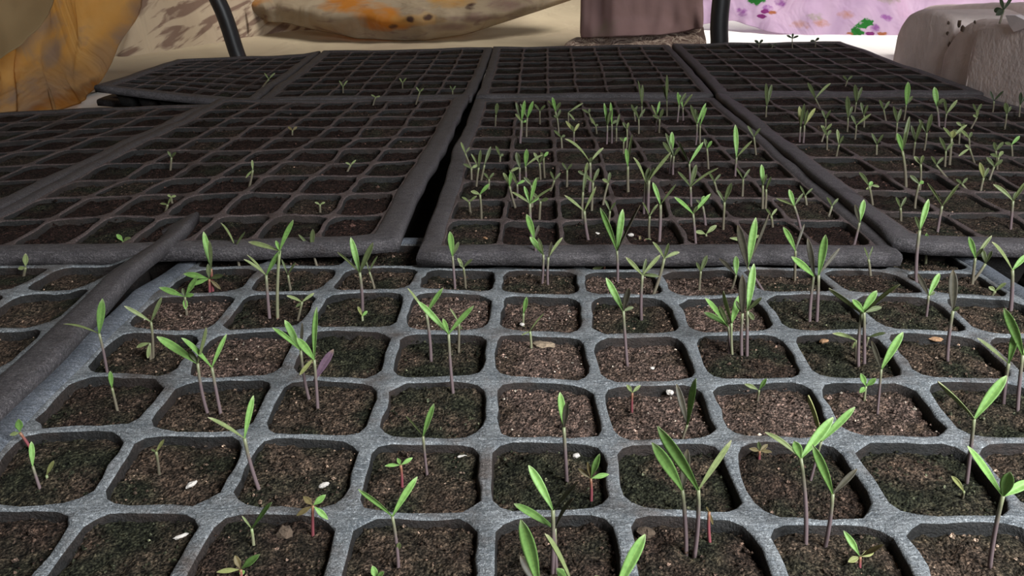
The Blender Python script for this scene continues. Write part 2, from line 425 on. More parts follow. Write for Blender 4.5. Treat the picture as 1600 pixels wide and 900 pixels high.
LM = {
 'G': leaf_mat('bright green leaf', (.215, .385, .105), (.20, .27, .12), (.40, .50, .24)),
 'E': leaf_mat('olive green leaf edge', (.22, .26, .11), (.18, .19, .10), (.40, .38, .23)),
 'P': leaf_mat('brown purple leaf underside', (.085, .075, .055), (.085, .075, .055), (.14, .11, .07)),
 'V': leaf_mat('mauve leaf', (.15, .09, .13), (.15, .09, .13), (.3, .2, .15)),
 'Y': leaf_mat('yellowing leaf', (.32, .33, .13), (.3, .3, .14), (.42, .4, .2)),
 'R': leaf_mat('reddish weed leaf', (.17, .13, .06), (.16, .07, .05), (.2, .17, .07)),
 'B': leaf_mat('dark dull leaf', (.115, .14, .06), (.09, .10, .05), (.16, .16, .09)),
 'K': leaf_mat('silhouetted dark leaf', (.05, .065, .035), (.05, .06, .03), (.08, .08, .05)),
}
def stem_mat(name, low, high):
    m, n, l, p = node_mat(name)
    at_ = n.new('ShaderNodeAttribute'); at_.attribute_name = 'tone'
    sp = n.new('ShaderNodeSeparateColor'); l.new(at_.outputs['Color'], sp.inputs[0])
    r = ramp_n(n, l, sp.outputs[0], [(0, low), (.62, low), (1, high)])
    l.new(r.outputs[0], p.inputs['Base Color']); p.inputs['Roughness'].default_value = .45
    return m
SM = {'p': stem_mat('purple stem', (.145, .105, .108), (.18, .20, .10)),
      'b': stem_mat('olive stem', (.14, .12, .085), (.17, .19, .09)),
      'r': stem_mat('red stem', (.22, .06, .07), (.24, .12, .06)),
      'g': stem_mat('pale green stem', (.20, .20, .12), (.22, .28, .12))}
def bez(a, c, b, t): return a * (1 - t) ** 2 + c * 2 * t * (1 - t) + b * t * t
def tube_mesh(pts, rads, n=8):
    V, F, K = [], [], []
    for i, p in enumerate(pts):
        d = (pts[min(i + 1, len(pts) - 1)] - pts[max(i - 1, 0)]).normalized()
        s = d.cross(Vector((0, 1, .01))).normalized(); u = s.cross(d)
        for k in range(n):
            a = 2 * math.pi * k / n
            V.append(p + (s * math.cos(a) + u * math.sin(a)) * rads[i]); K.append((i / (len(pts) - 1), 0, 0))
    for i in range(len(pts) - 1):
        for k in range(n): F.append((i * n + k, i * n + (k + 1) % n, (i + 1) * n + (k + 1) % n, (i + 1) * n + k))
    F.append(tuple(range(n - 1, -1, -1))); F.append(tuple((len(pts) - 1) * n + k for k in range(n)))
    return V, F, K
def leaf_mesh(a, b, half, seen, curl, flip, rr, round_=False):
    L = (b - a).length; view = (EYE - (a + b) * .5).normalized(); d = (b - a).normalized()
    side = d.cross(view).normalized(); nrm = side.cross(d).normalized()
    ang = math.acos(min(1, max(.12, seen / max(half, 1e-6)))) * (1 if flip else -1)
    s = side * math.cos(ang) + nrm * math.sin(ang); nn = s.cross(d).normalized()
    if nn.dot(view) < 0: nn = -nn; s = -s
    bend = Vector((0, 0, 1)) * L * curl + nn * L * rr.uniform(-.05, .05)
    mid = (a + b) * .5 + bend
    V, F, K = [], [], []
    n, m = 10, 6
    for i in range(n + 1):
        t = i / n; c = bez(a, mid, b, t)
        if round_: w = half * max(.0, math.sin(math.pi * min(1, t * 1.02)) ** .6) * (.25 + .75 * min(1, t * 2.2))
        else:
            w = half * (.2 + .8 * math.sin(math.pi / 2 * t / .6) ** 1.1) if t < .6 else half * max(0, 1 - ((t - .6) / .41) ** 2.1) ** .7
        w = max(w, half * .04)
        for j in range(m + 1):
            q = j / m * 2 - 1
            V.append(c + s * (w * q) + nn * (abs(q) ** 1.4 * w * .4 - .0001)); K.append((t, abs(q), 0))
    for i in range(n):
        for j in range(m):
            q = i * (m + 1) + j; F.append((q, q + 1, q + m + 2, q + m + 1))
    # underside skin so the leaf has a thickness
    N = len(V); th = min(.00035, half * .25)
    V += [v - nn * th * (1 - .85 * K[k][1]) for k, v in enumerate(V)]; K += K[:]
    F += [tuple(N + x for x in reversed(f)) for f in F]
    for i in range(n):
        for j in (0, m):
            q = i * (m + 1) + j; r = q + m + 1
            F.append((q, r, N + r, N + q) if j == 0 else (r, q, N + q, N + r))
    return V, F, K
COUNT = {}
ORD = ['', 'first', 'second', 'third', 'fourth', 'fifth', 'sixth', 'seventh', 'eighth', 'ninth', 'tenth', 'eleventh']
plants = []
WS = .80
def find_tray(p):
    for key in ('centre', 'right', 'midleft', 'farleft', 'left', 'front', 'back4', 'back3', 'back2', 'back1'):
        T = TRAYS[key]; u, v = T.inv(p.x, p.y)
        if -.3 < u < T.nc + .3 and -.05 < v < T.nr + .3: return T, u, v
    best = None
    for key, T in TRAYS.items():
        if key == 'under': continue
        u, v = T.inv(p.x, p.y); e = max(-u, u - T.nc, -v, v - T.nr)
        if best is None or e < best[0]: best = (e, T, u, v)
    return best[1:]
def plant(bx, by, nx, ny, leaves, st='p', r=None, kind='seedling', tr=None, name=None):
    rr = random.Random(int(bx * 31 + by * 7 + nx))
    # soil position: intersect the view ray with the tray surface, just under its top
    p = at(bx, by, 0)
    for _ in range(8):
        T, u, v = (TRAYS[tr],) + TRAYS[tr].inv(p.x, p.y) if tr else find_tray(p)
        if T is None: break
        # keep the foot inside a cell opening
        z = T.P(u, v).z - T.depth
        p = at(bx, by, z)
    if T:
        u = min(T.nc - .01, max(.01, u)); v = min(T.nr - .01, max(.01, v))
        i, j = int(u), int(v)
        cu = min(.82, max(.18, u - i)); cv = min(.82, max(.18, v - j))
        # a foot seen over a rib belongs to the soil beside it
        if abs(cu - (u - i)) > .001 or abs(cv - (v - j)) > .001:
            q = T.P(i + cu, j + cv, -T.depth); p = q
    else: i = j = -1
    depth = p.y
    node = at_y(nx, ny, depth - rr.uniform(-.002, .003))
    if node.z < p.z + .001: node.z = p.z + .001
    H_ = (node - p).length
    zc = (node - EYE).length
    pxm = zc / FPX
    if r is None: r = min(.0011, max(.0007, 2.6 * pxm)) * (1 if H_ > .02 else .8)
    items = []
    base = p - Vector((0, 0, .003))
    c = (base + node) * .5 + Vector((rr.uniform(-.06, .06), rr.uniform(-.05, .05), 0)) * H_
    pts = [bez(base, c, node, t / 8) for t in range(9)]
    V, F, K = tube_mesh(pts, [r * (1.1 - .25 * t / 8) for t in range(9)])
    items.append(('stem', V, F, K, SM[st], None))
    tips = []
    sgn = rr.choice((1, -1))
    for n_, lf in enumerate(leaves):
        tx, ty, w, mt = lf[:4]
        L2 = math.hypot(tx - nx, ty - ny) * pxm
        dz = sgn * rr.uniform(.15, .45) * L2 * (1 if n_ % 2 else -1)
        if ty > ny: dz = -abs(dz) * .4
        tip = at_y(tx, ty, node.y + dz)
        for _ in range(6):
            if T and tip.z < T.P(*T.inv(tip.x, tip.y)).z - T.depth + .0015: dz -= .002; tip = at_y(tx, ty, node.y + dz)
        a = node if len(lf) < 6 else at_y(lf[4], lf[5], node.y)
        w *= WS; half = max(w * pxm * .5, (tip - a).length * .06)
        seen = w * pxm * .5
        rd = kind == 'weed'
        curl = rr.uniform(.02, .09) * (1 if mt != 'E' else 1.6)
        V, F, K = leaf_mesh(a, tip, half, seen, curl, rr.random() < .5, rr, rd)
        items.append(('leaf', V, F, K, LM[mt], mt)); tips.append(tip)
    plants.append(dict(T=T, i=i, j=j, base=p, items=items, kind=kind, n=len(leaves), h=H_, nx=nx, mats=[l[3] for l in leaves], name=name, st=st))

# ---- foreground tray: foot x, y, fork x, y, leaves (tip x, y, width, colour)
NEAR = [
 (62,760,51,728,[(49,690,9,'G')]), (74,748,73,744,[(84,720,7,'Y')],'g'),
 (247,738,244,706,[(256,687,6,'Y'),(236,702,4,'B')],'b'),
 (407,765,382,685,[(396,618,11,'G'),(325,652,7,'E')]),
 (325,644,309,568,[(245,526,15,'G'),(322,512,6,'E'),(296,548,9,'B')]), (345,646,331,574,[(354,522,8,'G'),(284,528,9,'G')]),
 (485,627,470,548,[(426,512,9,'G'),(445,500,13,'G'),(472,505,6,'P')]),
 (496,642,491,562,[(495,480,10,'G'),(464,528,14,'G'),(521,546,15,'V',490,596),(468,586,8,'Y',490,560)]),
 (622,890,613,807,[(560,765,9,'G'),(652,745,13,'G'),(624,848,9,'E',622,860)]),
 (709,612,701,522,[(740,478,10,'G'),(652,470,12,'G'),(692,498,9,'G')]),
 (673,560,666,490,[(692,450,9,'G'),(637,450,5,'E')]),
 (716,548,717,505,[(703,482,4,'E'),(722,515,3,'B')],'b'),
 (711,448,707,400,[(703,362,12,'G'),(717,378,8,'B')]),
 (727,448,724,418,[(715,403,7,'E'),(738,405,6,'B'),(718,412,6,'B')],'b'),
 (668,742,661,682,[(678,631,11,'G'),(634,650,4,'E')]),
 (395,855,393,826,[(424,785,8,'G'),(378,806,4,'E')],'g'),
 (863,893,864,797,[(826,727,17,'G'),(903,753,8,'P')]), (870,894,867,826,[(803,787,15,'G'),(896,778,7,'P')]),
 (848,985,842,918,[(814,813,25,'G'),(813,868,19,'P')]), (905,985,898,920,[(852,834,8,'E'),(870,888,18,'G')]),
 (950,985,962,925,[(1008,835,22,'G'),(930,900,10,'G')]),
 (886,750,881,668,[(875,613,14,'G'),(886,628,12,'P')]),
 (1073,860,1066,766,[(1019,692,21,'G'),(1074,702,17,'P')]), (1085,864,1091,766,[(1028,667,21,'G'),(1143,688,11,'E')]),
 (1070,697,1074,664,[(1087,592,12,'G'),(1057,600,13,'P')],'b'),
 (981,568,974,486,[(947,434,13,'G'),(983,450,12,'P'),(990,480,7,'B')]),
 (1003,500,1004,430,[(978,402,8,'E'),(1032,398,8,'E'),(1030,432,7,'B'),(1010,404,6,'B')]),
 (1037,470,1038,404,[(1020,378,6,'E'),(1062,394,7,'E'),(1045,380,7,'B')],'b'),
 (965,440,964,392,[(938,325,11,'G'),(973,327,13,'G'),(1000,320,4,'P')]),
 (846,446,849,398,[(828,370,11,'G'),(841,372,7,'B')]), (857,448,857,402,[(879,371,6,'E'),(862,378,6,'P')]),
 (838,402,835,374,[(823,335,12,'G'),(842,352,6,'P')]),
 (818,508,818,490,[(823,464,9,'G')],'g'), (830,546,828,518,[(850,490,3,'E'),(815,524,3,'E')],'g'),
 (1140,555,1138,510,[(1102,466,9,'G'),(1100,488,10,'G'),(1124,478,8,'B')]), (1146,556,1143,505,[(1157,460,14,'G'),(1130,455,7,'E')],'g'),
 (1160,557,1160,490,[(1160,430,15,'P'),(1150,470,8,'B')]), (1168,557,1168,486,[(1178,412,14,'G'),(1190,465,8,'B'),(1178,500,9,'B')]),
 (1174,456,1168,418,[(1181,340,14,'G'),(1153,352,15,'P'),(1202,333,5,'P')]),
 (1150,448,1150,430,[(1150,400,11,'G'),(1124,404,8,'P')],'b'),
 (1266,502,1272,432,[(1237,401,12,'G'),(1262,372,11,'P')]), (1277,502,1279,430,[(1290,367,14,'G'),(1312,388,7,'P')]),
 (1243,436,1243,392,[(1224,355,10,'G'),(1257,350,5,'P')],'b'),
 (1340,412,1343,348,[(1350,312,10,'G'),(1336,320,8,'P')]), (1083,414,1083,334,[(1054,308,7,'G'),(1110,303,7,'G'),(1090,322,6,'B')]),
 (1436,412,1437,360,[(1451,311,10,'G'),(1430,338,6,'B')]), (1447,410,1447,388,[(1448,364,7,'G')],'g'),
 (1343,570,1346,490,[(1295,451,8,'E'),(1370,454,13,'G'),(1328,472,9,'B')]), (1352,570,1350,488,[(1406,444,7,'E'),(1378,480,9,'B'),(1332,468,10,'G')]),
 (1340,556,1338,532,[(1301,521,7,'E'),(1332,545,4,'E')],'b'), (1358,530,1357,527,[(1384,520,6,'B')],'b'),
 (1372,642,1377,577,[(1411,519,14,'G'),(1362,533,9,'P')]),
 (1448,492,1451,462,[(1468,427,10,'G'),(1434,428,9,'P'),(1460,455,8,'B')]),
 (1482,560,1489,486,[(1489,422,15,'P'),(1499,480,6,'B')]),
 (1513,752,1522,655,[(1573,587,17,'G'),(1465,597,6,'E')]),
 (1570,630,1576,568,[(1588,515,12,'G'),(1527,528,6,'E')]), (1592,640,1598,555,[(1569,482,15,'G'),(1618,520,10,'G')]),
 (1549,882,1567,775,[(1512,697,11,'G'),(1578,738,20,'G'),(1610,752,16,'G')]),
 (1260,852,1251,716,[(1195,675,9,'E'),(1241,690,17,'G'),(1302,652,18,'G')]),
 (1289,852,1301,772,[(1270,696,16,'G'),(1339,733,11,'P')]),
 (1266,748,1283,690,[(1262,618,7,'Y'),(1336,636,13,'G')]),
 (166,582,155,521,[(160,467,13,'G'),(99,506,4,'E')]), (183,640,175,606,[(172,580,8,'G')],'b'),
 (237,560,236,503,[(194,478,7,'E'),(253,464,7,'B')],'b'), (234,562,234,536,[(213,543,7,'E'),(231,560,7,'E')],'b'),
 (332,458,330,420,[(318,362,11,'G'),(327,376,7,'B')],'r'),
 (421,499,416,430,[(381,405,5,'E'),(386,398,4,'E'),(438,392,9,'G')]), (433,500,437,392,[(458,344,9,'G'),(388,378,9,'E'),(431,376,7,'G')],'g'),
 (565,488,562,426,[(548,371,12,'G'),(583,379,11,'B'),(527,394,5,'E')]), (584,460,577,425,[(590,400,4,'B'),(570,402,3,'B')],'b'),
 (567,502,566,494,[(559,479,6,'Y'),(574,486,6,'G')],'g'),
 (493,424,487,390,[(489,358,9,'B'),(466,366,5,'B')],'b'), (370,424,368,386,[(345,348,4,'E'),(383,362,4,'B')],'b'),
 (456,458,450,430,[(440,405,4,'B'),(462,410,4,'B')],'b'), (474,502,472,472,[(448,462,6,'E'),(491,458,6,'E'),(462,480,5,'B')],'b'),
 (1093,452,1095,424,[(1105,399,9,'B'),(1088,410,6,'B')],'b'), (1358,432,1357,405,[(1350,386,3,'B'),(1364,385,3,'B')],'b'),
 (1525,444,1524,403,[(1514,370,9,'G'),(1550,368,6,'E'),(1536,388,6,'B')],'b'), (1540,440,1540,412,[(1535,390,8,'B'),(1550,392,6,'B')],'b'),
 (1582,478,1582,422,[(1550,378,5,'E'),(1604,398,9,'G')]),
 (1555,472,1555,455,[(1545,448,7,'E'),(1572,442,6,'E')],'b'),
 (1505,772,1506,768,[(1487,744,8,'Y')],'b'), (1111,842,1108,800,[(1104,792,4,'R'),(1114,820,5,'R')],'r'),
]
for d in NEAR: plant(*d[:5], **({'st': d[5]} if len(d) > 5 else {}))
WEED = [
 (627,762,626,727,[(601,728,7,'G'),(645,715,8,'G'),(621,716,8,'G')],'r'),
 (489,832,489,790,[(474,776,12,'R'),(509,773,12,'G'),(463,806,10,'R'),(513,812,11,'G')],'r'),
 (375,908,376,890,[(338,894,9,'Y'),(406,866,13,'G'),(367,868,12,'R'),(380,898,10,'G')],'r'),
 (586,915,588,905,[(582,884,13,'G'),(600,893,9,'G')],'g'),
 (924,782,923,748,[(903,732,10,'R'),(937,709,13,'G'),(952,741,10,'G'),(918,722,8,'R')],'r'),
 (988,640,988,614,[(979,601,8,'E'),(1001,602,7,'E')],'r'),
 (1352,620,1353,604,[(1345,583,10,'G'),(1369,591,10,'G'),(1343,614,9,'G')],'g'),
 (1345,888,1344,870,[(1318,829,12,'G'),(1380,851,9,'R'),(1366,862,11,'Y'),(1325,878,11,'Y')],'r'),
 (1183,624,1186,610,[(1198,591,8,'G'),(1163,600,8,'E')],'b'),
 (1187,714,1187,705,[(1171,701,8,'R'),(1200,694,8,'R'),(1185,690,8,'B'),(1206,706,7,'R')],'r'),
 (291,492,289,464,[(248,449,11,'G'),(309,431,10,'G'),(290,484,9,'G'),(303,460,8,'G'),(285,450,7,'B')],'b'),
 (327,460,327,436,[(286,428,11,'G'),(349,430,9,'B'),(300,446,8,'G'),(345,452,7,'R'),(325,412,9,'B')],'r'),
 (945,430,945,416,[(930,398,10,'R'),(952,393,10,'R'),(962,412,10,'R'),(926,420,9,'E')],'r'),
 (1000,396,1000,378,[(984,374,6,'E'),(1018,374,6,'E'),(1000,368,5,'R')],'r'),
 (32,694,31,676,[(29,655,12,'G'),(15,680,7,'E')],'r'),
 (40,428,40,418,[(40,396,9,'E'),(28,420,7,'E')],'b'), (194,390,193,380,[(182,366,8,'G'),(204,371,8,'E')],'b'),
 (1168,385,1166,378,[(1140,372,7,'E'),(1190,368,7,'E')],'b'), (1105,372,1103,366,[(1085,362,8,'E'),(1120,352,9,'E')],'b'),
]
for d in WEED: plant(*d[:5], st=d[5], kind='weed')
# ---- middle-row trays
MID = [
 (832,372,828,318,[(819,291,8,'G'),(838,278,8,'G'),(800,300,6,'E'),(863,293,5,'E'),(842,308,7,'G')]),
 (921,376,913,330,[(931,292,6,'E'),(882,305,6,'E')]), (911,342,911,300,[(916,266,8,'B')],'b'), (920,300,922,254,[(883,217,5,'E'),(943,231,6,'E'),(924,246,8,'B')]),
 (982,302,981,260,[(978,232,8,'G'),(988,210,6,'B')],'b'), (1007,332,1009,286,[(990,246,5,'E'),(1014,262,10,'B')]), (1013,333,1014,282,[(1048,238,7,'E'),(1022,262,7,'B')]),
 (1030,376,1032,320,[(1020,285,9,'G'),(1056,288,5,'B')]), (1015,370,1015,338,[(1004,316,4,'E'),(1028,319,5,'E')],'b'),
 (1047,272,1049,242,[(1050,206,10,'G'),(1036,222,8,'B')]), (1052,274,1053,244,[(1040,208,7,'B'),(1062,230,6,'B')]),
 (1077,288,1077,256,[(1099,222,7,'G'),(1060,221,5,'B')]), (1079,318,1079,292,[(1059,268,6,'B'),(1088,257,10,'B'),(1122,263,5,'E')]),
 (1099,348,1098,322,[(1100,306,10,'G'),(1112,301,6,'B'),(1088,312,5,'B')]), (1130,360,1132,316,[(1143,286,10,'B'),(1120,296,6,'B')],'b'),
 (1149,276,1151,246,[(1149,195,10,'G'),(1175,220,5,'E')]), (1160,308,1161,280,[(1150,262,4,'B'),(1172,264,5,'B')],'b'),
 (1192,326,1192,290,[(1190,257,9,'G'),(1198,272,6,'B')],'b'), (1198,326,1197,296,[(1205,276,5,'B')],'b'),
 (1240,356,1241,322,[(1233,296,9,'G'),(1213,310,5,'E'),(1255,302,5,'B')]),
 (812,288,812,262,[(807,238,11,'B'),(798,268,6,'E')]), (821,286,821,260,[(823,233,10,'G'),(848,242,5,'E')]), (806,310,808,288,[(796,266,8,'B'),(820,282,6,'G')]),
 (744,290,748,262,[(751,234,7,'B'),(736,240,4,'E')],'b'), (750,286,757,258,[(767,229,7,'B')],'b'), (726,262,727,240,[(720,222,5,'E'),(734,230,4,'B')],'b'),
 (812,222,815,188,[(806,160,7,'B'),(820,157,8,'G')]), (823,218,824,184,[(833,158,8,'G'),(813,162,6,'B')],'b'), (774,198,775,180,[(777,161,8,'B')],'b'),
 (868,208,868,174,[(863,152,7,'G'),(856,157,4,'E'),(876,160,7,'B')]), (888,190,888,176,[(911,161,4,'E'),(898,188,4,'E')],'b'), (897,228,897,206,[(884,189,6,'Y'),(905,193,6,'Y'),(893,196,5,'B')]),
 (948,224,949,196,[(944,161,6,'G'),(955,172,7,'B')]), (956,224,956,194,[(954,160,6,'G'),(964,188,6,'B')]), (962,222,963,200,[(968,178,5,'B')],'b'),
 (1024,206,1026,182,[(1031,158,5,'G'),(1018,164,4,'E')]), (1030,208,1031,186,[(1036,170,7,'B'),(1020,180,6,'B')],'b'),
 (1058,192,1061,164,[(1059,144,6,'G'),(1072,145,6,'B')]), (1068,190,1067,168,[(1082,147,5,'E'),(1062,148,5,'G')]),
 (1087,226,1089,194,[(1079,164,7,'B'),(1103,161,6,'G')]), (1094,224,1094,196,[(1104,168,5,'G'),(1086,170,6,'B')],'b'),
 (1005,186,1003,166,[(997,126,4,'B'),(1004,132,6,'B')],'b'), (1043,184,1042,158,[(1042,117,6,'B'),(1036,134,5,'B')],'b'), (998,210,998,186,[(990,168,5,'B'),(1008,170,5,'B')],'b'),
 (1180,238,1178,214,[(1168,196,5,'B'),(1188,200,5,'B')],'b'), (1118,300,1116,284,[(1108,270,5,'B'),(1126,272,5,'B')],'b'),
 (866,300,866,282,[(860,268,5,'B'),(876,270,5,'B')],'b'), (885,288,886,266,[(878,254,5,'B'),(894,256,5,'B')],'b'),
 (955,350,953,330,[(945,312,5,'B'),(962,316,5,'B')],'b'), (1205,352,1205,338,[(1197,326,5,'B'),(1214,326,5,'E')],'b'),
 (1262,322,1258,306,[(1250,290,4,'B'),(1270,294,4,'B')],'b'), (1300,340,1300,322,[(1292,308,5,'B'),(1310,310,5,'B')],'b'),
 (735,330,733,316,[(722,308,5,'E'),(745,306,5,'E')],'b'), (763,296,764,280,[(756,270,5,'B'),(772,270,5,'B')],'b'),
 # right middle tray
 (1197,184,1198,166,[(1197,130,7,'B'),(1206,132,7,'B')],'b'), (1250,224,1251,198,[(1249,166,8,'Y'),(1257,162,7,'B')]), (1255,225,1257,196,[(1274,169,7,'Y'),(1262,172,6,'B')]),
 (1275,170,1274,154,[(1262,129,7,'B'),(1298,130,5,'E')],'b'), (1340,176,1338,160,[(1336,132,8,'B'),(1347,136,6,'B')],'b'), (1326,206,1325,184,[(1324,150,9,'B'),(1332,166,6,'B')],'b'),
 (1336,218,1338,196,[(1361,178,5,'E'),(1330,180,5,'B')],'b'), (1309,248,1311,226,[(1308,202,6,'E'),(1318,212,5,'B')],'b'), (1350,200,1350,180,[(1345,160,6,'B'),(1356,164,5,'B')],'b'),
 (1410,292,1410,236,[(1402,208,9,'G'),(1421,182,8,'B'),(1416,206,7,'B')],'b'), (1412,190,1416,164,[(1419,128,10,'G'),(1426,150,6,'B')],'b'), (1400,218,1402,192,[(1396,166,6,'B'),(1408,170,6,'B')],'b'),
 (1428,248,1430,222,[(1424,196,6,'B'),(1440,190,7,'B')],'b'), (1444,234,1448,208,[(1456,178,8,'B'),(1436,186,6,'B')],'b'), (1457,198,1464,166,[(1460,136,10,'G'),(1474,154,7,'B')]),
 (1477,200,1479,178,[(1496,156,6,'E'),(1475,154,5,'B')]), (1484,260,1487,216,[(1474,199,5,'E'),(1511,195,5,'E'),(1490,204,12,'Y')],'b'), (1477,262,1478,236,[(1468,214,6,'B'),(1490,222,6,'B')],'b'),
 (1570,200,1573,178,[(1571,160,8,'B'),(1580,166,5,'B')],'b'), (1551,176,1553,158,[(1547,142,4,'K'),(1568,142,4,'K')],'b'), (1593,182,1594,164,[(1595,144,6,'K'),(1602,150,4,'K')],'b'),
 (1518,256,1515,232,[(1498,244,5,'E'),(1508,226,5,'E')],'b'), (1536,302,1537,278,[(1531,254,8,'Y'),(1545,262,6,'B')],'b'), (1465,362,1472,322,[(1449,286,5,'E'),(1499,287,6,'E')]),
 (1580,357,1583,314,[(1552,288,7,'E'),(1603,284,7,'E'),(1588,300,7,'B')]), (1556,252,1556,236,[(1553,222,6,'B'),(1568,222,6,'B')],'b'), (1463,274,1463,258,[(1455,244,5,'B'),(1474,246,5,'B')],'b'),
 (1370,246,1370,226,[(1362,208,5,'B'),(1380,210,5,'B')],'b'), (1380,190,1381,172,[(1374,156,5,'B'),(1390,158,5,'B')],'b'), (1525,192,1526,176,[(1520,162,4,'B'),(1534,162,5,'B')],'b'),
 (1362,302,1361,290,[(1352,300,5,'E'),(1374,292,5,'E')],'b'), (1290,200,1290,186,[(1284,172,5,'B'),(1298,172,5,'B')],'b'), (1408,345,1407,325,[(1400,308,5,'B'),(1416,308,5,'B')],'b'),
 (1503,300,1503,288,[(1494,280,5,'B'),(1512,278,5,'B')],'b'),
 # nearly bare tray and the back row
 (395,292,395,266,[(394,250,5,'E'),(384,278,4,'E')],'b'), (268,262,268,246,[(262,236,5,'B'),(275,238,5,'B')],'b'), (270,318,267,308,[(262,304,5,'E'),(275,306,5,'E')],'b'),
 (540,268,548,258,[(556,250,4,'E'),(540,254,4,'E')],'b'), (456,212,457,204,[(450,198,5,'R'),(464,198,5,'R')],'b'), (500,330,500,320,[(492,316,4,'E'),(508,316,4,'E')],'b'),
 (258,330,262,320,[(268,308,4,'E'),(250,318,4,'E')],'b'), (420,134,420,124,[(413,114,3,'E'),(430,114,3,'E')],'b'), (537,144,536,136,[(530,126,3,'E'),(543,126,3,'E')],'b'),
 (629,138,629,130,[(624,122,3,'E'),(635,122,3,'E')],'b'), (655,158,656,144,[(650,136,3,'E'),(662,138,3,'E')],'b'), (707,152,707,142,[(703,134,3,'B'),(712,134,3,'B')],'b'),
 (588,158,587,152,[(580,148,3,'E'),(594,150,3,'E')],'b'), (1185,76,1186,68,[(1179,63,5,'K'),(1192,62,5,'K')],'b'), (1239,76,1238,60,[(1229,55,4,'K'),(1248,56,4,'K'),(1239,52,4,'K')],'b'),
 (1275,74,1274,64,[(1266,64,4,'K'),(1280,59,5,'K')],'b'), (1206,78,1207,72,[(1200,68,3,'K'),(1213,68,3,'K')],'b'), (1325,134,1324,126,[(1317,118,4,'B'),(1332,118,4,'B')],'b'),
]
er = random.Random(21)
for (x0, x1, y0, y1, n_) in ((790, 1120, 185, 330, 16), (1280, 1590, 200, 330, 12), (730, 1000, 200, 360, 5)):
    for _ in range(n_):
        x, y = er.uniform(x0, x1), er.uniform(y0, y1); k = .35 + (y - 150) / 330
        h_ = er.uniform(22, 50) * k; a = er.uniform(8, 20) * k
        MID.append((x, y, x + er.uniform(-3, 3), y - h_, [(x - a, y - h_ - er.uniform(4, 26) * k, 6 * k + 2, er.choice('BBE')), (x + a * er.uniform(.4, 1.1), y - h_ - er.uniform(4, 26) * k, 6 * k + 2, er.choice('BBEG'))], 'b'))
WS = .74
for d in MID: plant(*d[:5], **({'st': d[5]} if len(d) > 5 else {}))

# link them, with a label that singles each one out
cells = {}
for q in plants: cells.setdefault((q['T'].key if q['T'] else '', q['i'], q['j']), []).append(q)
COLW = {'G': 'green', 'E': 'olive', 'P': 'purple', 'B': 'dull green', 'V': 'mauve', 'Y': 'yellowish', 'R': 'reddish', 'K': 'dark'}
NUM = {1: 'one-leaved', 2: 'two-leaved', 3: 'three-leaved', 4: 'four-leaved', 5: 'five-leaved'}
for key, lst in cells.items():
    lst.sort(key=lambda q: q['nx'])
    for k, q in enumerate(lst):
        T = q['T']
        pos = {1: [''], 2: ['left ', 'right '], 3: ['left ', 'middle ', 'right '], 4: ['leftmost ', 'second-left ', 'second-right ', 'rightmost ']}.get(len(lst), [ORD[a + 1] + ' ' for a in range(len(lst))])[k]
        row = T.nr - q['j'] if T.rowfrom == 'back' else q['j'] + 1
        lab = '%s%s %s %s, %s cell, %s row from %s, %s' % (pos, NUM[q['n']], COLW[q['mats'][0]], 'weed' if q['kind'] == 'weed' else 'seedling',
              ORD[q['i'] + 1], ORD[row], T.rowfrom, T.where)
        root = empty('weed_seedling' if q['kind'] == 'weed' else 'seedling', q['base'])
        tag(root, lab, 'weed' if q['kind'] == 'weed' else 'seedling', ('weeds' if q['kind'] == 'weed' else 'young seedlings') + ' growing in the ' + T.where)
        major = q['mats'][0]
        for (nm, V, F, K, mt, code) in q['items']:
            o = mesh(nm, [v - q['base'] for v in V], F, mt, root, cols=K)
            if code and code != major: o['label'] = COLW[code] + ' leaf'

# ------------------------------------------------------------------ debris lying on the soil
def chunk(name, x, y, sx, sy, sz, mat, label, cat, rot=0, up=.001):
    p = at(x, y, -.0045); rr = random.Random(int(x * 3 + y))
    for _ in range(4):
        T, u, v = find_tray(p)
        p = at(x, y, T.P(u, v).z - T.depth + up)
    V, F = [], []
    n, m = 8, 5
    for i in range(m + 1):
        ph = math.pi * i / m
        for k in range(n):
            a = 2 * math.pi * k / n; e = 1 + rr.uniform(-.22, .22)
            V.append(Vector((math.sin(ph) * math.cos(a) * sx * e, math.sin(ph) * math.sin(a) * sy * e, math.cos(ph) * sz * e)))
    for i in range(m):
        for k in range(n): F.append((i * n + k, (i + 1) * n + k, (i + 1) * n + (k + 1) % n, i * n + (k + 1) % n))
    o = mesh(name, V, F, mat, smooth=False); o.location = p; o.rotation_euler = (rr.uniform(-.2, .2), rr.uniform(-.2, .2), rot)
    tag(o, label, cat); return o
M_CH = simple_mat('orange wood chip', (.34, .19, .10), .8, 900, .3, .0003, 1500)
M_PE = simple_mat('pale perlite', (.5, .46, .42), .9, 900, .2, .0003, 1500)
M_DC = simple_mat('dark soil clod', (.09, .062, .042), .95, 600, .4, .0006, 1200)
M_TN = simple_mat('tan clod', (.27, .20, .135), .95, 600, .4, .0006, 1200)
chunk('wood_chip', 1287, 533, .0026, .0018, .0009, M_CH, 'squarish orange wood chip at back of eighth front-tray cell', 'wood chip', .3)
chunk('wood_chip', 1462, 530, .0036, .0014, .0009, M_CH, 'long orange wood chip on soil left of tall brown-leaved seedling', 'wood chip', -.5)
chunk('wood_chip', 758, 372, .0024, .0010, .0007, M_CH, 'slim tan chip in the front-left cell of the crowded tray', 'wood chip', -.9)
chunk('perlite_grain', 1047, 613, .0018, .0015, .0011, M_PE, 'white perlite lump at back of pale cell by brown-leaved seedling', 'perlite grain')
chunk('perlite_grain', 1019, 575, .0010, .0009, .0006, M_PE, 'tiny white grain near front rib, cell of the curved seedling', 'perlite grain')
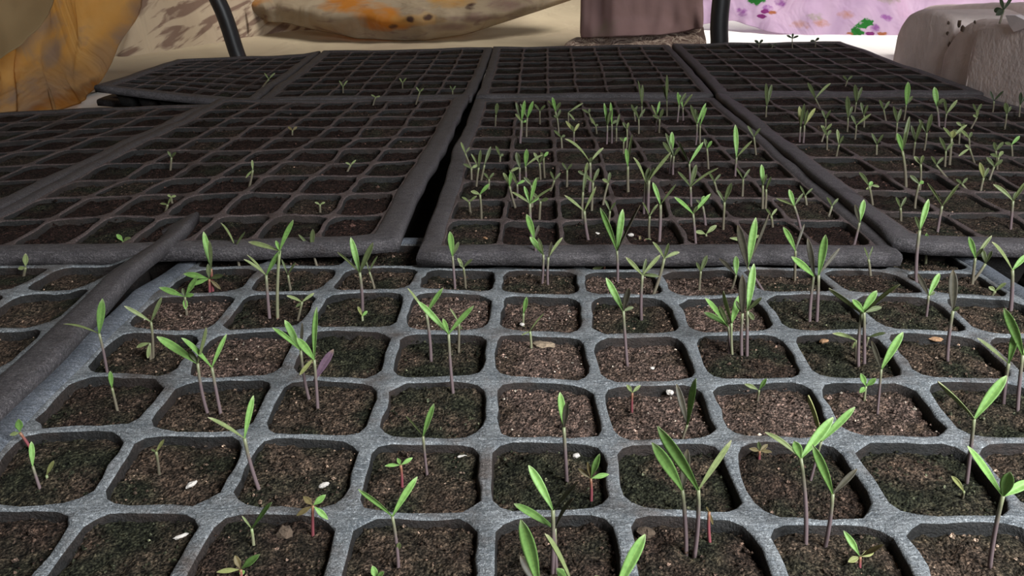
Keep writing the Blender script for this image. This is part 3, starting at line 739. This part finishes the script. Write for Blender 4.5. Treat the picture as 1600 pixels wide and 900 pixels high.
chunk('perlite_grain', 505, 758, .0020, .0013, .0009, M_PE, 'pale pebble at front right of a bare brown cell', 'pebble', .5)
chunk('perlite_grain', 299, 757, .0022, .0012, .0009, M_PE, 'grey pebble in brown soil of second foreground cell', 'pebble', .9)
chunk('perlite_grain', 722, 713, .0020, .0006, .0005, M_PE, 'thin white splinter beside the lower centre-left seedling', 'splinter', .2)
chunk('perlite_grain', 816, 507, .0012, .0010, .0008, M_PE, 'white grain beside the tiny one-leaved sprout', 'perlite grain')
chunk('perlite_grain', 854, 462, .0015, .0009, .0007, M_PE, 'white grain at foot of the paired seedlings', 'perlite grain')
chunk('perlite_grain', 900, 712, .0018, .0012, .0009, M_PE, 'white flake right of purple-stemmed centre seedling', 'flake', .8)
chunk('perlite_grain', 283, 838, .0026, .0008, .0006, M_PE, 'pale husk lying in mossy lower left cell', 'husk', .6)
chunk('perlite_grain', 932, 365, .0018, .0013, .0008, M_PE, 'white grain in second row of the crowded tray', 'perlite grain')
chunk('perlite_grain', 986, 367, .0019, .0013, .0009, M_PE, 'cream grain right of the broad-leaved crowded-tray seedling', 'perlite grain')
chunk('soil_clod', 852, 540, .0058, .0042, .0018, M_TN, 'tan dry clod at back of the centre pale cell', 'clod', 0, .0)
chunk('soil_clod', 1010, 832, .0030, .0020, .0016, M_DC, 'dark clod in back left corner of large pair cell', 'clod', .1)
chunk('soil_clod', 445, 832, .0026, .0030, .0014, M_DC, 'brown clod left of the red-stemmed weed', 'clod', .4)

# ------------------------------------------------------------------ hoops behind the trays
M_PIPE = simple_mat('black metal pipe', (.012, .011, .012), .45, 60, .3)
def hoop(pts, r, label):
    P_ = [Vector(p) for p in pts]; path = []
    for i in range(len(P_) - 1):
        a = P_[max(0, i - 1)]; b = P_[i]; c = P_[i + 1]; d = P_[min(len(P_) - 1, i + 2)]
        for t in range(6):
            t /= 6; path.append(.5 * ((2 * b) + (c - a) * t + (2 * a - 5 * b + 4 * c - d) * t * t + (3 * b - a - 3 * c + d) * t ** 3))
    path.append(P_[-1])
    V, F, K = tube_mesh(path, [r] * len(path), 16)
    o = mesh('hoop_pole', [v - P_[0] for v in V], F, M_PIPE); o.location = P_[0]
    tag(o, label, 'pole', 'metal hoop poles behind the trays')
b = at_y(372, 88, 1.40); t = at_y(340, 0, 1.40); dv = (t - b)
hoop([(b.x + .012, 1.40, -.063), b, t, t + dv * .9 + Vector((-.03, 0, 0)), (t.x - .30, 1.42, .35), (t.x - .42, 1.44, .64)], .0125, 'black curved pole leaning left behind the back-left tray')
b = at_y(1124, 70, 1.45); t = at_y(1127, 0, 1.45)
hoop([(b.x, 1.45, -.063), b, t, (t.x + .01, 1.45, .3), (t.x + .0, 1.45, .66)], .0148, 'black upright pole in front of the pink floral cloth')

# ------------------------------------------------------------------ cloths
def blots(n, l, co, col, c, spots, rx, rz, soft=.35, wob=3.0, nscale=90):
    """elliptical prints at fixed spots (x, z) of a cloth, with ragged edges"""
    sep = n.new('ShaderNodeSeparateXYZ'); l.new(co, sep.inputs[0])
    nz_ = noise_n(n, l, nscale, 2, .5, co)
    for (x, z) in spots:
        def ax(out, c0, r_):
            q0 = n.new('ShaderNodeMath'); q0.operation = 'SUBTRACT'; l.new(out, q0.inputs[0]); q0.inputs[1].default_value = c0
            d = n.new('ShaderNodeMath'); d.operation = 'DIVIDE'; l.new(q0.outputs[0], d.inputs[0]); d.inputs[1].default_value = r_
            q = n.new('ShaderNodeMath'); q.operation = 'POWER'; l.new(d.outputs[0], q.inputs[0]); q.inputs[1].default_value = 2
            return q
        a = ax(sep.outputs[0], x, rx); b_ = ax(sep.outputs[2], z, rz)
        m_ = n.new('ShaderNodeMath'); m_.operation = 'ADD'; l.new(a.outputs[0], m_.inputs[0]); l.new(b_.outputs[0], m_.inputs[1])
        m2 = n.new('ShaderNodeMath'); m2.operation = 'MULTIPLY_ADD'; l.new(nz_.outputs[0], m2.inputs[0]); m2.inputs[1].default_value = wob; l.new(m_.outputs[0], m2.inputs[2])
        mr = n.new('ShaderNodeMapRange'); l.new(m2.outputs[0], mr.inputs[0]); mr.inputs[1].default_value = wob * .5 + 1; mr.inputs[2].default_value = wob * .5 + 1 - soft * 2
        mr.inputs[3].default_value = 0; mr.inputs[4].default_value = 1
        col = mix_n(n, l, mr.outputs[0], col, c)
    return col
def px_extra(n, l, co, col):
    a = noise_n(n, l, 9, 3, .5, co, 2.5)
    f = ramp_n(n, l, a.outputs[0], [(.56, (0, 0, 0)), (.64, (1, 1, 1))]); return mix_n(n, l, f.outputs[0], col, (.30, .17, .11))
def goldprint(n, l, co, col):
    def w(x, y): p = at_y(x, y, 1.14); return (p.x, p.z)
    col = blots(n, l, co, col, (.40, .30, .29), [w(118, 70), w(128, 30), w(110, 120), w(150, 70), w(160, 20), w(60, 158)], .04, .045, .9, 2.0, 14)
    col = blots(n, l, co, col, (.22, .10, .07), [w(12, 150), w(145, 60), w(122, 148)], .016, .014, .8, 2.5, 40)
    return blots(n, l, co, col, (.62, .30, .06), [w(158, 55), w(105, 158), w(133, 146)], .02, .012, .7, 2.5, 40)
M_GOLD = fabric('gold and brown marbled cloth', [(.34, (.50, .38, .33)), (.42, (.66, .48, .30)), (.5, (.88, .57, .19)), (.62, (.90, .62, .25)), (.72, (.62, .47, .36))], 5, 1.2, .68, extra=goldprint)
def smear(n, l, co, col):
    m0 = n.new('ShaderNodeMapping'); l.new(co, m0.inputs[0]); m0.inputs['Rotation'].default_value = (0, R(32), 0)
    mp = n.new('ShaderNodeMapping'); l.new(m0.outputs[0], mp.inputs[0]); mp.inputs['Scale'].default_value = (7, 7, 34)
    a = noise_n(n, l, 1.5, 3, .5, mp.outputs[0], 1.0)
    f = ramp_n(n, l, a.outputs[0], [(.50, (0, 0, 0)), (.60, (.85, .85, .85))]); return mix_n(n, l, f.outputs[0], col, (.20, .12, .09))
M_CREAM = fabric('cream cloth with brown smears', [(.3, (.46, .36, .27)), (.55, (.58, .48, .35)), (.75, (.38, .28, .22))], 3, .8, .5, extra=smear)
def dash(n, l, co, col):
    def w(x, y): p = at_y(x, y, 1.72); return (p.x, p.z)
    mp = n.new('ShaderNodeMapping'); l.new(co, mp.inputs[0]); mp.inputs['Scale'].default_value = (7, 7, 40)
    a = noise_n(n, l, 1.6, 4, .6, mp.outputs[0], 1.5); f = ramp_n(n, l, a.outputs[0], [(.54, (0, 0, 0)), (.68, (.7, .7, .7))])
    col = mix_n(n, l, f.outputs[0], col, (.30, .20, .17))
    col = blots(n, l, co, col, (.60, .27, .05), [w(540, 6), w(590, 20), w(610, 32), w(370, 4), w(1030, 0)], .055, .016, .5, 2.2, 30)
    col = blots(n, l, co, col, (.62, .38, .12), [w(655, 28), w(350, 6), w(700, 2)], .05, .014, .6, 2.2, 30)
    col = blots(n, l, co, col, (.14, .08, .06), [w(619, 38), w(645, 26), w(672, 24), w(735, 11)], .010, .006, .5, 2.5, 60)
    col = blots(n, l, co, col, (.34, .22, .19), [w(700, 40), w(745, 26), w(790, 12)], .05, .009, .8, 2.0, 30)
    return col
M_SWAG = fabric('cream and orange swag cloth', [(.35, (.44, .36, .26)), (.6, (.55, .46, .33))], 8, 1, .68, extra=dash)
M_SHEET = fabric('plain cream ground cloth', [(.35, (.34, .27, .19)), (.65, (.42, .35, .24))], 4, .8, .2, wrinkle=.006)
M_BROWN = fabric('mauve brown cloth', [(.35, (.155, .095, .088)), (.5, (.175, .108, .105)), (.6, (.145, .115, .085)), (.75, (.21, .10, .085))], 6, .8, .1, wrinkle=.003)
M_FRINGE = fabric('brown cream lace', [(.42, (.08, .05, .04)), (.49, (.36, .29, .23)), (.55, (.10, .06, .05)), (.66, (.28, .22, .17))], 30, 2.5, .15)
M_PINK = fabric('pink cloth', [(.3, (.52, .36, .58)), (.55, (.66, .50, .68)), (.75, (.62, .40, .60))], 7, .6, .6)

def drape(name, mat, cols, label, group=None, th=.0014, fold=.012, fseed=1, sub=1, nz=8):
    """cols: per column a list of points bottom->top given in world space; folds are added along the normal"""
    rows = []
    for k in range(nz):
        r = []
        for j, c in enumerate(cols):
            t = k / (nz - 1) * (len(c) - 1); i = min(int(t), len(c) - 2); f = t - i
            p = Vector(c[i]) * (1 - f) + Vector(c[i + 1]) * f
            q = noise.noise(Vector((j * .55, k * .35, fseed)))
            r.append(p + Vector((q * .3 * fold, q * fold, 0)))
        rows.append(r)
    o = sheet(name, rows, mat, th, sub); tag(o, label, 'cloth', group); return o
# ground cloth of plain cream lying behind the back row, left of the brown cloth
cols = []
for j in range(26):
    x = -1.05 + j * 1.38 / 25
    cols.append([(x, .95 if x < -.66 else (1.30 if x < -.52 else 1.43), -.058), (x, 1.7, -.056), (x, 2.2, -.04), (x, 2.6, .10), (x, 2.75, .35)])
drape('ground_cloth', M_SHEET, cols, 'plain cream cloth spread on the ground behind the back-row trays', fold=.03, fseed=4)
# gold cloth at the far left
def colpts(pix, top=.66):
    """pix: list of (x, y, depth) from the hem upward, then up to the canopy"""
    pts = [at_y(x, y, Y) for x, y, Y in pix]
    p = pts[-1]; pts.append(Vector((p.x, p.y + .02, .25))); pts.append(Vector((p.x - .02, p.y + .05, top)))
    return pts
def lerp_cols(keys, n):
    out = []
    for j in range(n):
        t = j / (n - 1) * (len(keys) - 1); i = min(int(t), len(keys) - 2); f = t - i
        out.append([Vector(a) * (1 - f) + Vector(b) * f for a, b in zip(keys[i], keys[i + 1])])
    return out
keys = [colpts([(-160, 200, 1.05), (-150, 100, 1.08), (-150, -10, 1.1)]), colpts([(0, 178, 1.02), (-20, 90, 1.08), (-20, -10, 1.12)]),
        colpts([(90, 176, 1.03), (60, 90, 1.14), (60, -10, 1.18)]), colpts([(135, 158, 1.14), (125, 90, 1.25), (120, -10, 1.3)]),
        colpts([(165, 112, 1.30), (205, 50, 1.34), (225, -10, 1.4)])]
drape('marbled_cloth', M_GOLD, lerp_cols(keys, 34), 'gold and brown marbled cloth hanging at the far left', 'patterned cloths hung around the trays', fold=.035, fseed=2, nz=12)
keys = [colpts([(-150, 150, .98), (-150, 60, 1.0), (-150, -10, 1.0)]), colpts([(-30, 112, .98), (-30, 60, 1.0), (-30, -10, 1.02)]), colpts([(30, 74, 1.0), (15, 40, 1.02), (15, -10, 1.04)]),
        colpts([(70, 36, 1.04), (50, 10, 1.06), (40, -20, 1.08)]), colpts([(88, -4, 1.1), (70, -20, 1.1), (60, -40, 1.12)])]
drape('olive_cloth', fabric('olive gold cloth', [(.3, (.42, .30, .16)), (.7, (.56, .41, .22))], 3, .5, .6, wrinkle=.003), lerp_cols(keys, 24), 'olive gold cloth bulging in the top left corner', 'patterned cloths hung around the trays', fold=.004, fseed=6)
keys = [colpts([(100, 150, 1.45), (130, 90, 1.5), (140, -10, 1.55)]), colpts([(200, 120, 1.5), (220, 60, 1.55), (230, -10, 1.6)]), colpts([(300, 95, 1.62), (310, 50, 1.66), (310, -10, 1.7)]),
        colpts([(380, 88, 1.72), (385, 45, 1.75), (385, -10, 1.8)]), colpts([(450, 66, 1.8), (450, 30, 1.84), (450, -10, 1.9)]), colpts([(560, 58, 1.86), (560, 30, 1.92), (560, -10, 1.96)]), colpts([(680, 50, 1.9), (680, 30, 1.96), (680, -10, 2.0)])]
drape('smeared_cloth', M_CREAM, lerp_cols(keys, 44), 'cream cloth with slanting brown smears behind the curved pole', 'patterned cloths hung around the trays', fold=.04, fseed=3, nz=12)
# the swag hangs low in the middle
keys = [colpts([(320, 2, 1.84), (325, -8, 1.84), (330, -25, 1.9)]), colpts([(385, 26, 1.80), (385, 5, 1.80), (385, -15, 1.86)]), colpts([(450, 38, 1.74), (450, 12, 1.72), (450, -15, 1.84)]), colpts([(550, 60, 1.70), (550, 25, 1.66), (550, -15, 1.82)]),
        colpts([(650, 66, 1.70), (650, 28, 1.66), (650, -15, 1.82)]), colpts([(730, 54, 1.72), (730, 22, 1.68), (730, -15, 1.84)]), colpts([(810, 28, 1.76), (810, 10, 1.74), (810, -15, 1.86)]),
        colpts([(900, -2, 1.82), (900, -12, 1.82), (900, -25, 1.88)])]
drape('swag_cloth', M_SWAG, lerp_cols(keys, 44), 'cream cloth with orange blotches drooping in a swag at top centre', 'patterned cloths hung around the trays', fold=.03, fseed=5, nz=12)
# brown cloth
keys = [colpts([(906, 60, 1.62), (907, 30, 1.63), (907, -10, 1.64)]), colpts([(960, 58, 1.58), (960, 30, 1.6), (960, -10, 1.62)]), colpts([(1040, 55, 1.60), (1040, 30, 1.62), (1040, -10, 1.64)]),
        colpts([(1100, 44, 1.62), (1100, 20, 1.64), (1097, -10, 1.66)])]
drape('brown_cloth', M_BROWN, lerp_cols(keys, 26), 'mauve brown cloth hanging above the lace edge at top centre', 'patterned cloths hung around the trays', fold=.02, fseed=8)
keys = [[at_y(880, 76, 1.60), at_y(884, 66, 1.62), at_y(900, 58, 1.645)], [at_y(960, 76, 1.56), at_y(960, 66, 1.60), at_y(960, 54, 1.62)],
        [at_y(1040, 74, 1.56), at_y(1040, 60, 1.60), at_y(1040, 46, 1.63)], [at_y(1104, 74, 1.58), at_y(1102, 56, 1.62), at_y(1100, 40, 1.64)]]
drape('lace_cloth', M_FRINGE, lerp_cols(keys, 26), 'crumpled brown and cream lace below the mauve brown cloth', fold=.02, fseed=9, nz=6)
# pink floral cloth with printed flowers
PK = [colpts([(1085, 40, 1.95), (1085, 10, 1.96), (1085, -10, 1.97)]), colpts([(1145, 32, 1.93), (1145, 12, 1.95), (1145, -10, 1.97)]), colpts([(1200, 50, 1.88), (1200, 15, 1.93), (1200, -10, 1.97)]),
        colpts([(1300, 64, 1.86), (1300, 25, 1.91), (1300, -10, 1.95)]), colpts([(1410, 69, 1.85), (1410, 30, 1.9), (1410, -10, 1.95)]), colpts([(1540, 66, 1.85), (1540, 30, 1.9), (1540, -10, 1.95)]),
        colpts([(1680, 60, 1.85), (1680, 30, 1.9), (1680, -10, 1.95)])]
def flower_extra(n, l, co, col):
    """prints: soft petals, orange dashes and green leaf blotches at fixed spots of the cloth"""
    def blot(c, spots, rx, rz, soft=.35):
        nonlocal col
        col = blots(n, l, co, col, c, spots, rx, rz, soft)
    def w(x, y): p = at_y(x, y, 1.9); return (p.x, p.z)
    blot((.60, .34, .28), [w(1250, 38), w(1282, 36), w(1402, 56), w(1325, 24)], .022, .008, .8)
    blot((.45, .42, .33), [w(1276, 27), w(1400, 3)], .022, .007, .8)
    blot((.42, .18, .46), [w(1386, 28), w(1229, 9), w(1205, 16), w(1345, 58), w(1362, 42), w(1166, 22)], .013, .008, .5)
    blot((.50, .20, .10), [w(1326, 50), w(1370, 50), w(1212, 22), w(1402, 60)], .014, .0035, .3)
    blot((.04, .26, .05), [w(1345, 38), w(1354, 35), w(1188, 6), w(1195, 4), w(1333, 47)], .014, .0085, .2)
    blot((.30, .05, .24), [w(1352, 50), w(1200, 20), w(1193, 27)], .010, .004, .2)
    return col
M_PINK = fabric('pink floral cloth', [(.3, (.60, .45, .62)), (.55, (.73, .58, .72)), (.75, (.70, .50, .66))], 7, .6, .6, extra=flower_extra)
drape('floral_cloth', M_PINK, lerp_cols(PK, 44), 'pink cloth printed with green and purple flowers at the upper right', 'patterned cloths hung around the trays', fold=.02, fseed=12, nz=14)

# ------------------------------------------------------------------ foam block at the right
M_FOAM = simple_mat('weathered foam', (.70, .59, .56), .9, 14, .16, .0015, 120)
M_PIT = simple_mat('dark pits in foam', (.16, .11, .08), .95, 300, .4)
def at_x(x, y, X):
    d = ray(x, y); return EYE + d * (X / d.x)
def foam():
    root_p = Vector((.58, 1.32, -.063)); root = empty('foam_block', root_p)
    tag(root, 'weathered pinkish grey foam block with scalloped top, right of the back trays', 'foam block')
    def lobe(px_pts, X0, X1, name, slope=0.0):
        """outline on the side face at x = X0, running towards the camera, extruded to the right"""
        top = [at_x(x, y, X0) for x, y in px_pts]; pts = []
        for a, b in zip(top[:-1], top[1:]):
            for t in range(5): pts.append(a.lerp(b, t / 5))
        pts.append(top[-1])
        for _ in range(3): pts = [pts[0]] + [(pts[i - 1] + pts[i] * 2 + pts[i + 1]) / 4 for i in range(1, len(pts) - 1)] + [pts[-1]]
        V, F = [], []; k = len(pts); bottom = -.063; n = 2 * k
        defs = [(0, .007), (.002, .003), (.008, 0), (X1 - X0 - .008, slope), (X1 - X0, slope + .008)]
        for dx, ins in defs:
            for p in pts:
                q = Vector((p.x + dx, p.y, p.z - ins)); q.z += noise.noise(Vector((q.x * 40, q.y * 30, 7))) * .0018
                q.x += noise.noise(q * 45) * .0012; V.append(q)
            for p in pts: V.append(Vector((p.x + dx, p.y, bottom)))
        for r_ in range(len(defs) - 1):
            for i in range(k - 1): F.append((r_ * n + i, (r_ + 1) * n + i, (r_ + 1) * n + i + 1, r_ * n + i + 1))
            F.append((r_ * n, r_ * n + k, (r_ + 1) * n + k, (r_ + 1) * n))
            F.append((r_ * n + k - 1, (r_ + 1) * n + k - 1, (r_ + 1) * n + 2 * k - 1, r_ * n + 2 * k - 1))
        e = (len(defs) - 1) * n
        for i in range(k - 1):
            F.append((i, i + 1, k + i + 1, k + i)); F.append((e + i, e + k + i, e + k + i + 1, e + i + 1))
        return mesh(name, [v - root_p for v in V], F, M_FOAM, root)
    lobe([(1391, 130), (1394, 105), (1399, 75), (1404, 48), (1410, 33), (1421, 20), (1436, 13), (1455, 15), (1474, 20), (1487, 27), (1492, 36), (1489, 52), (1490, 70)], .585, .70, 'rounded_lobe')
    lobe([(1478, 76), (1486, 62), (1494, 50), (1504, 40), (1514, 33), (1528, 29), (1550, 30), (1575, 31), (1610, 31), (1700, 33), (1900, 60), (2000, 120)], .580, .70, 'broad_lobe')
    lobe([(1512, 130), (1518, 90), (1523, 60), (1528, 42), (1536, 36), (1575, 35), (1620, 34), (1720, 40), (1850, 70)], .573, .60, 'front_panel')
    lobe([(1424, 28), (1440, 10), (1470, 7), (1530, 5), (1600, 3), (1700, 3), (1900, 20)], .70, .76, 'rear_wall')
    rr = random.Random(3)
    for (x, y, s) in ((1482, 36, .003), (1480, 52, .003), (1483, 70, .004), (1499, 37, .005), (1504, 44, .0045), (1523, 34, .003)):
        p = at_x(x, y, .584 if x < 1490 else .579 if x < 1510 else .575); V, F = [], []; n = 9
        for i in range(5):
            ph = math.pi * i / 4
            for k in range(n):
                a = 2 * math.pi * k / n; e = rr.uniform(.6, 1.2)
                V.append(Vector((math.cos(ph) * s * .12, math.sin(ph) * math.cos(a) * s * 1.4 * e, math.sin(ph) * math.sin(a) * s * e)) + p - root_p)
        for i in range(4):
            for k in range(n): F.append((i * n + k, i * n + (k + 1) % n, (i + 1) * n + (k + 1) % n, (i + 1) * n + k))
        o = mesh('pit', V, F, M_PIT, root); o['label'] = 'dark broken pit'
    return root
foam()
# pale broken flake and a sprout on top of the block
p0 = at_x(1585, 38, .568); V = []
for (x, y) in ((1571, 24), (1586, 24), (1600, 31), (1606, 42), (1592, 47), (1584, 50), (1577, 40)): V.append(at_x(x, y, .568) - p0)
n = len(V); V += [v + Vector((.006, 0, .001)) for v in V]
F = [tuple(range(n)), tuple(range(2 * n - 1, n - 1, -1))] + [(k, n + k, n + (k + 1) % n, (k + 1) % n) for k in range(n)]
o = mesh('foam_flake', V, F, simple_mat('clean white foam', (.85, .76, .78), .9, 40, .08), smooth=False); o.location = p0
tag(o, 'pale broken flake stuck on the right of the foam block', 'foam flake')
def sprout():
    base = at_y(1563, 32, 1.05); root = empty('sprout', base); tag(root, 'dark leafy sprout standing on top of the foam block', 'sprout')
    node = at_y(1568, 16, 1.05)
    V, F, K = tube_mesh([bez(base - Vector((0, 0, .004)), (base + node) * .5, node, t / 6) for t in range(7)], [.0012] * 7); mesh('stem', [v - base for v in V], F, SM['b'], root, cols=K)
    rr = random.Random(5)
    for (x, y, w_) in ((1582, -6, 5), (1563, -2, 5), (1553, 16, 8), (1556, 24, 9)):
        tip = at_y(x, y, 1.05 + rr.uniform(-.02, .02)); h_ = w_ * 1.05 / FPX * .5
        V, F, K = leaf_mesh(node, tip, max(h_, .002), h_, .04, False, rr); mesh('leaf', [v - base for v in V], F, LM['K'], root, cols=K)
sprout()
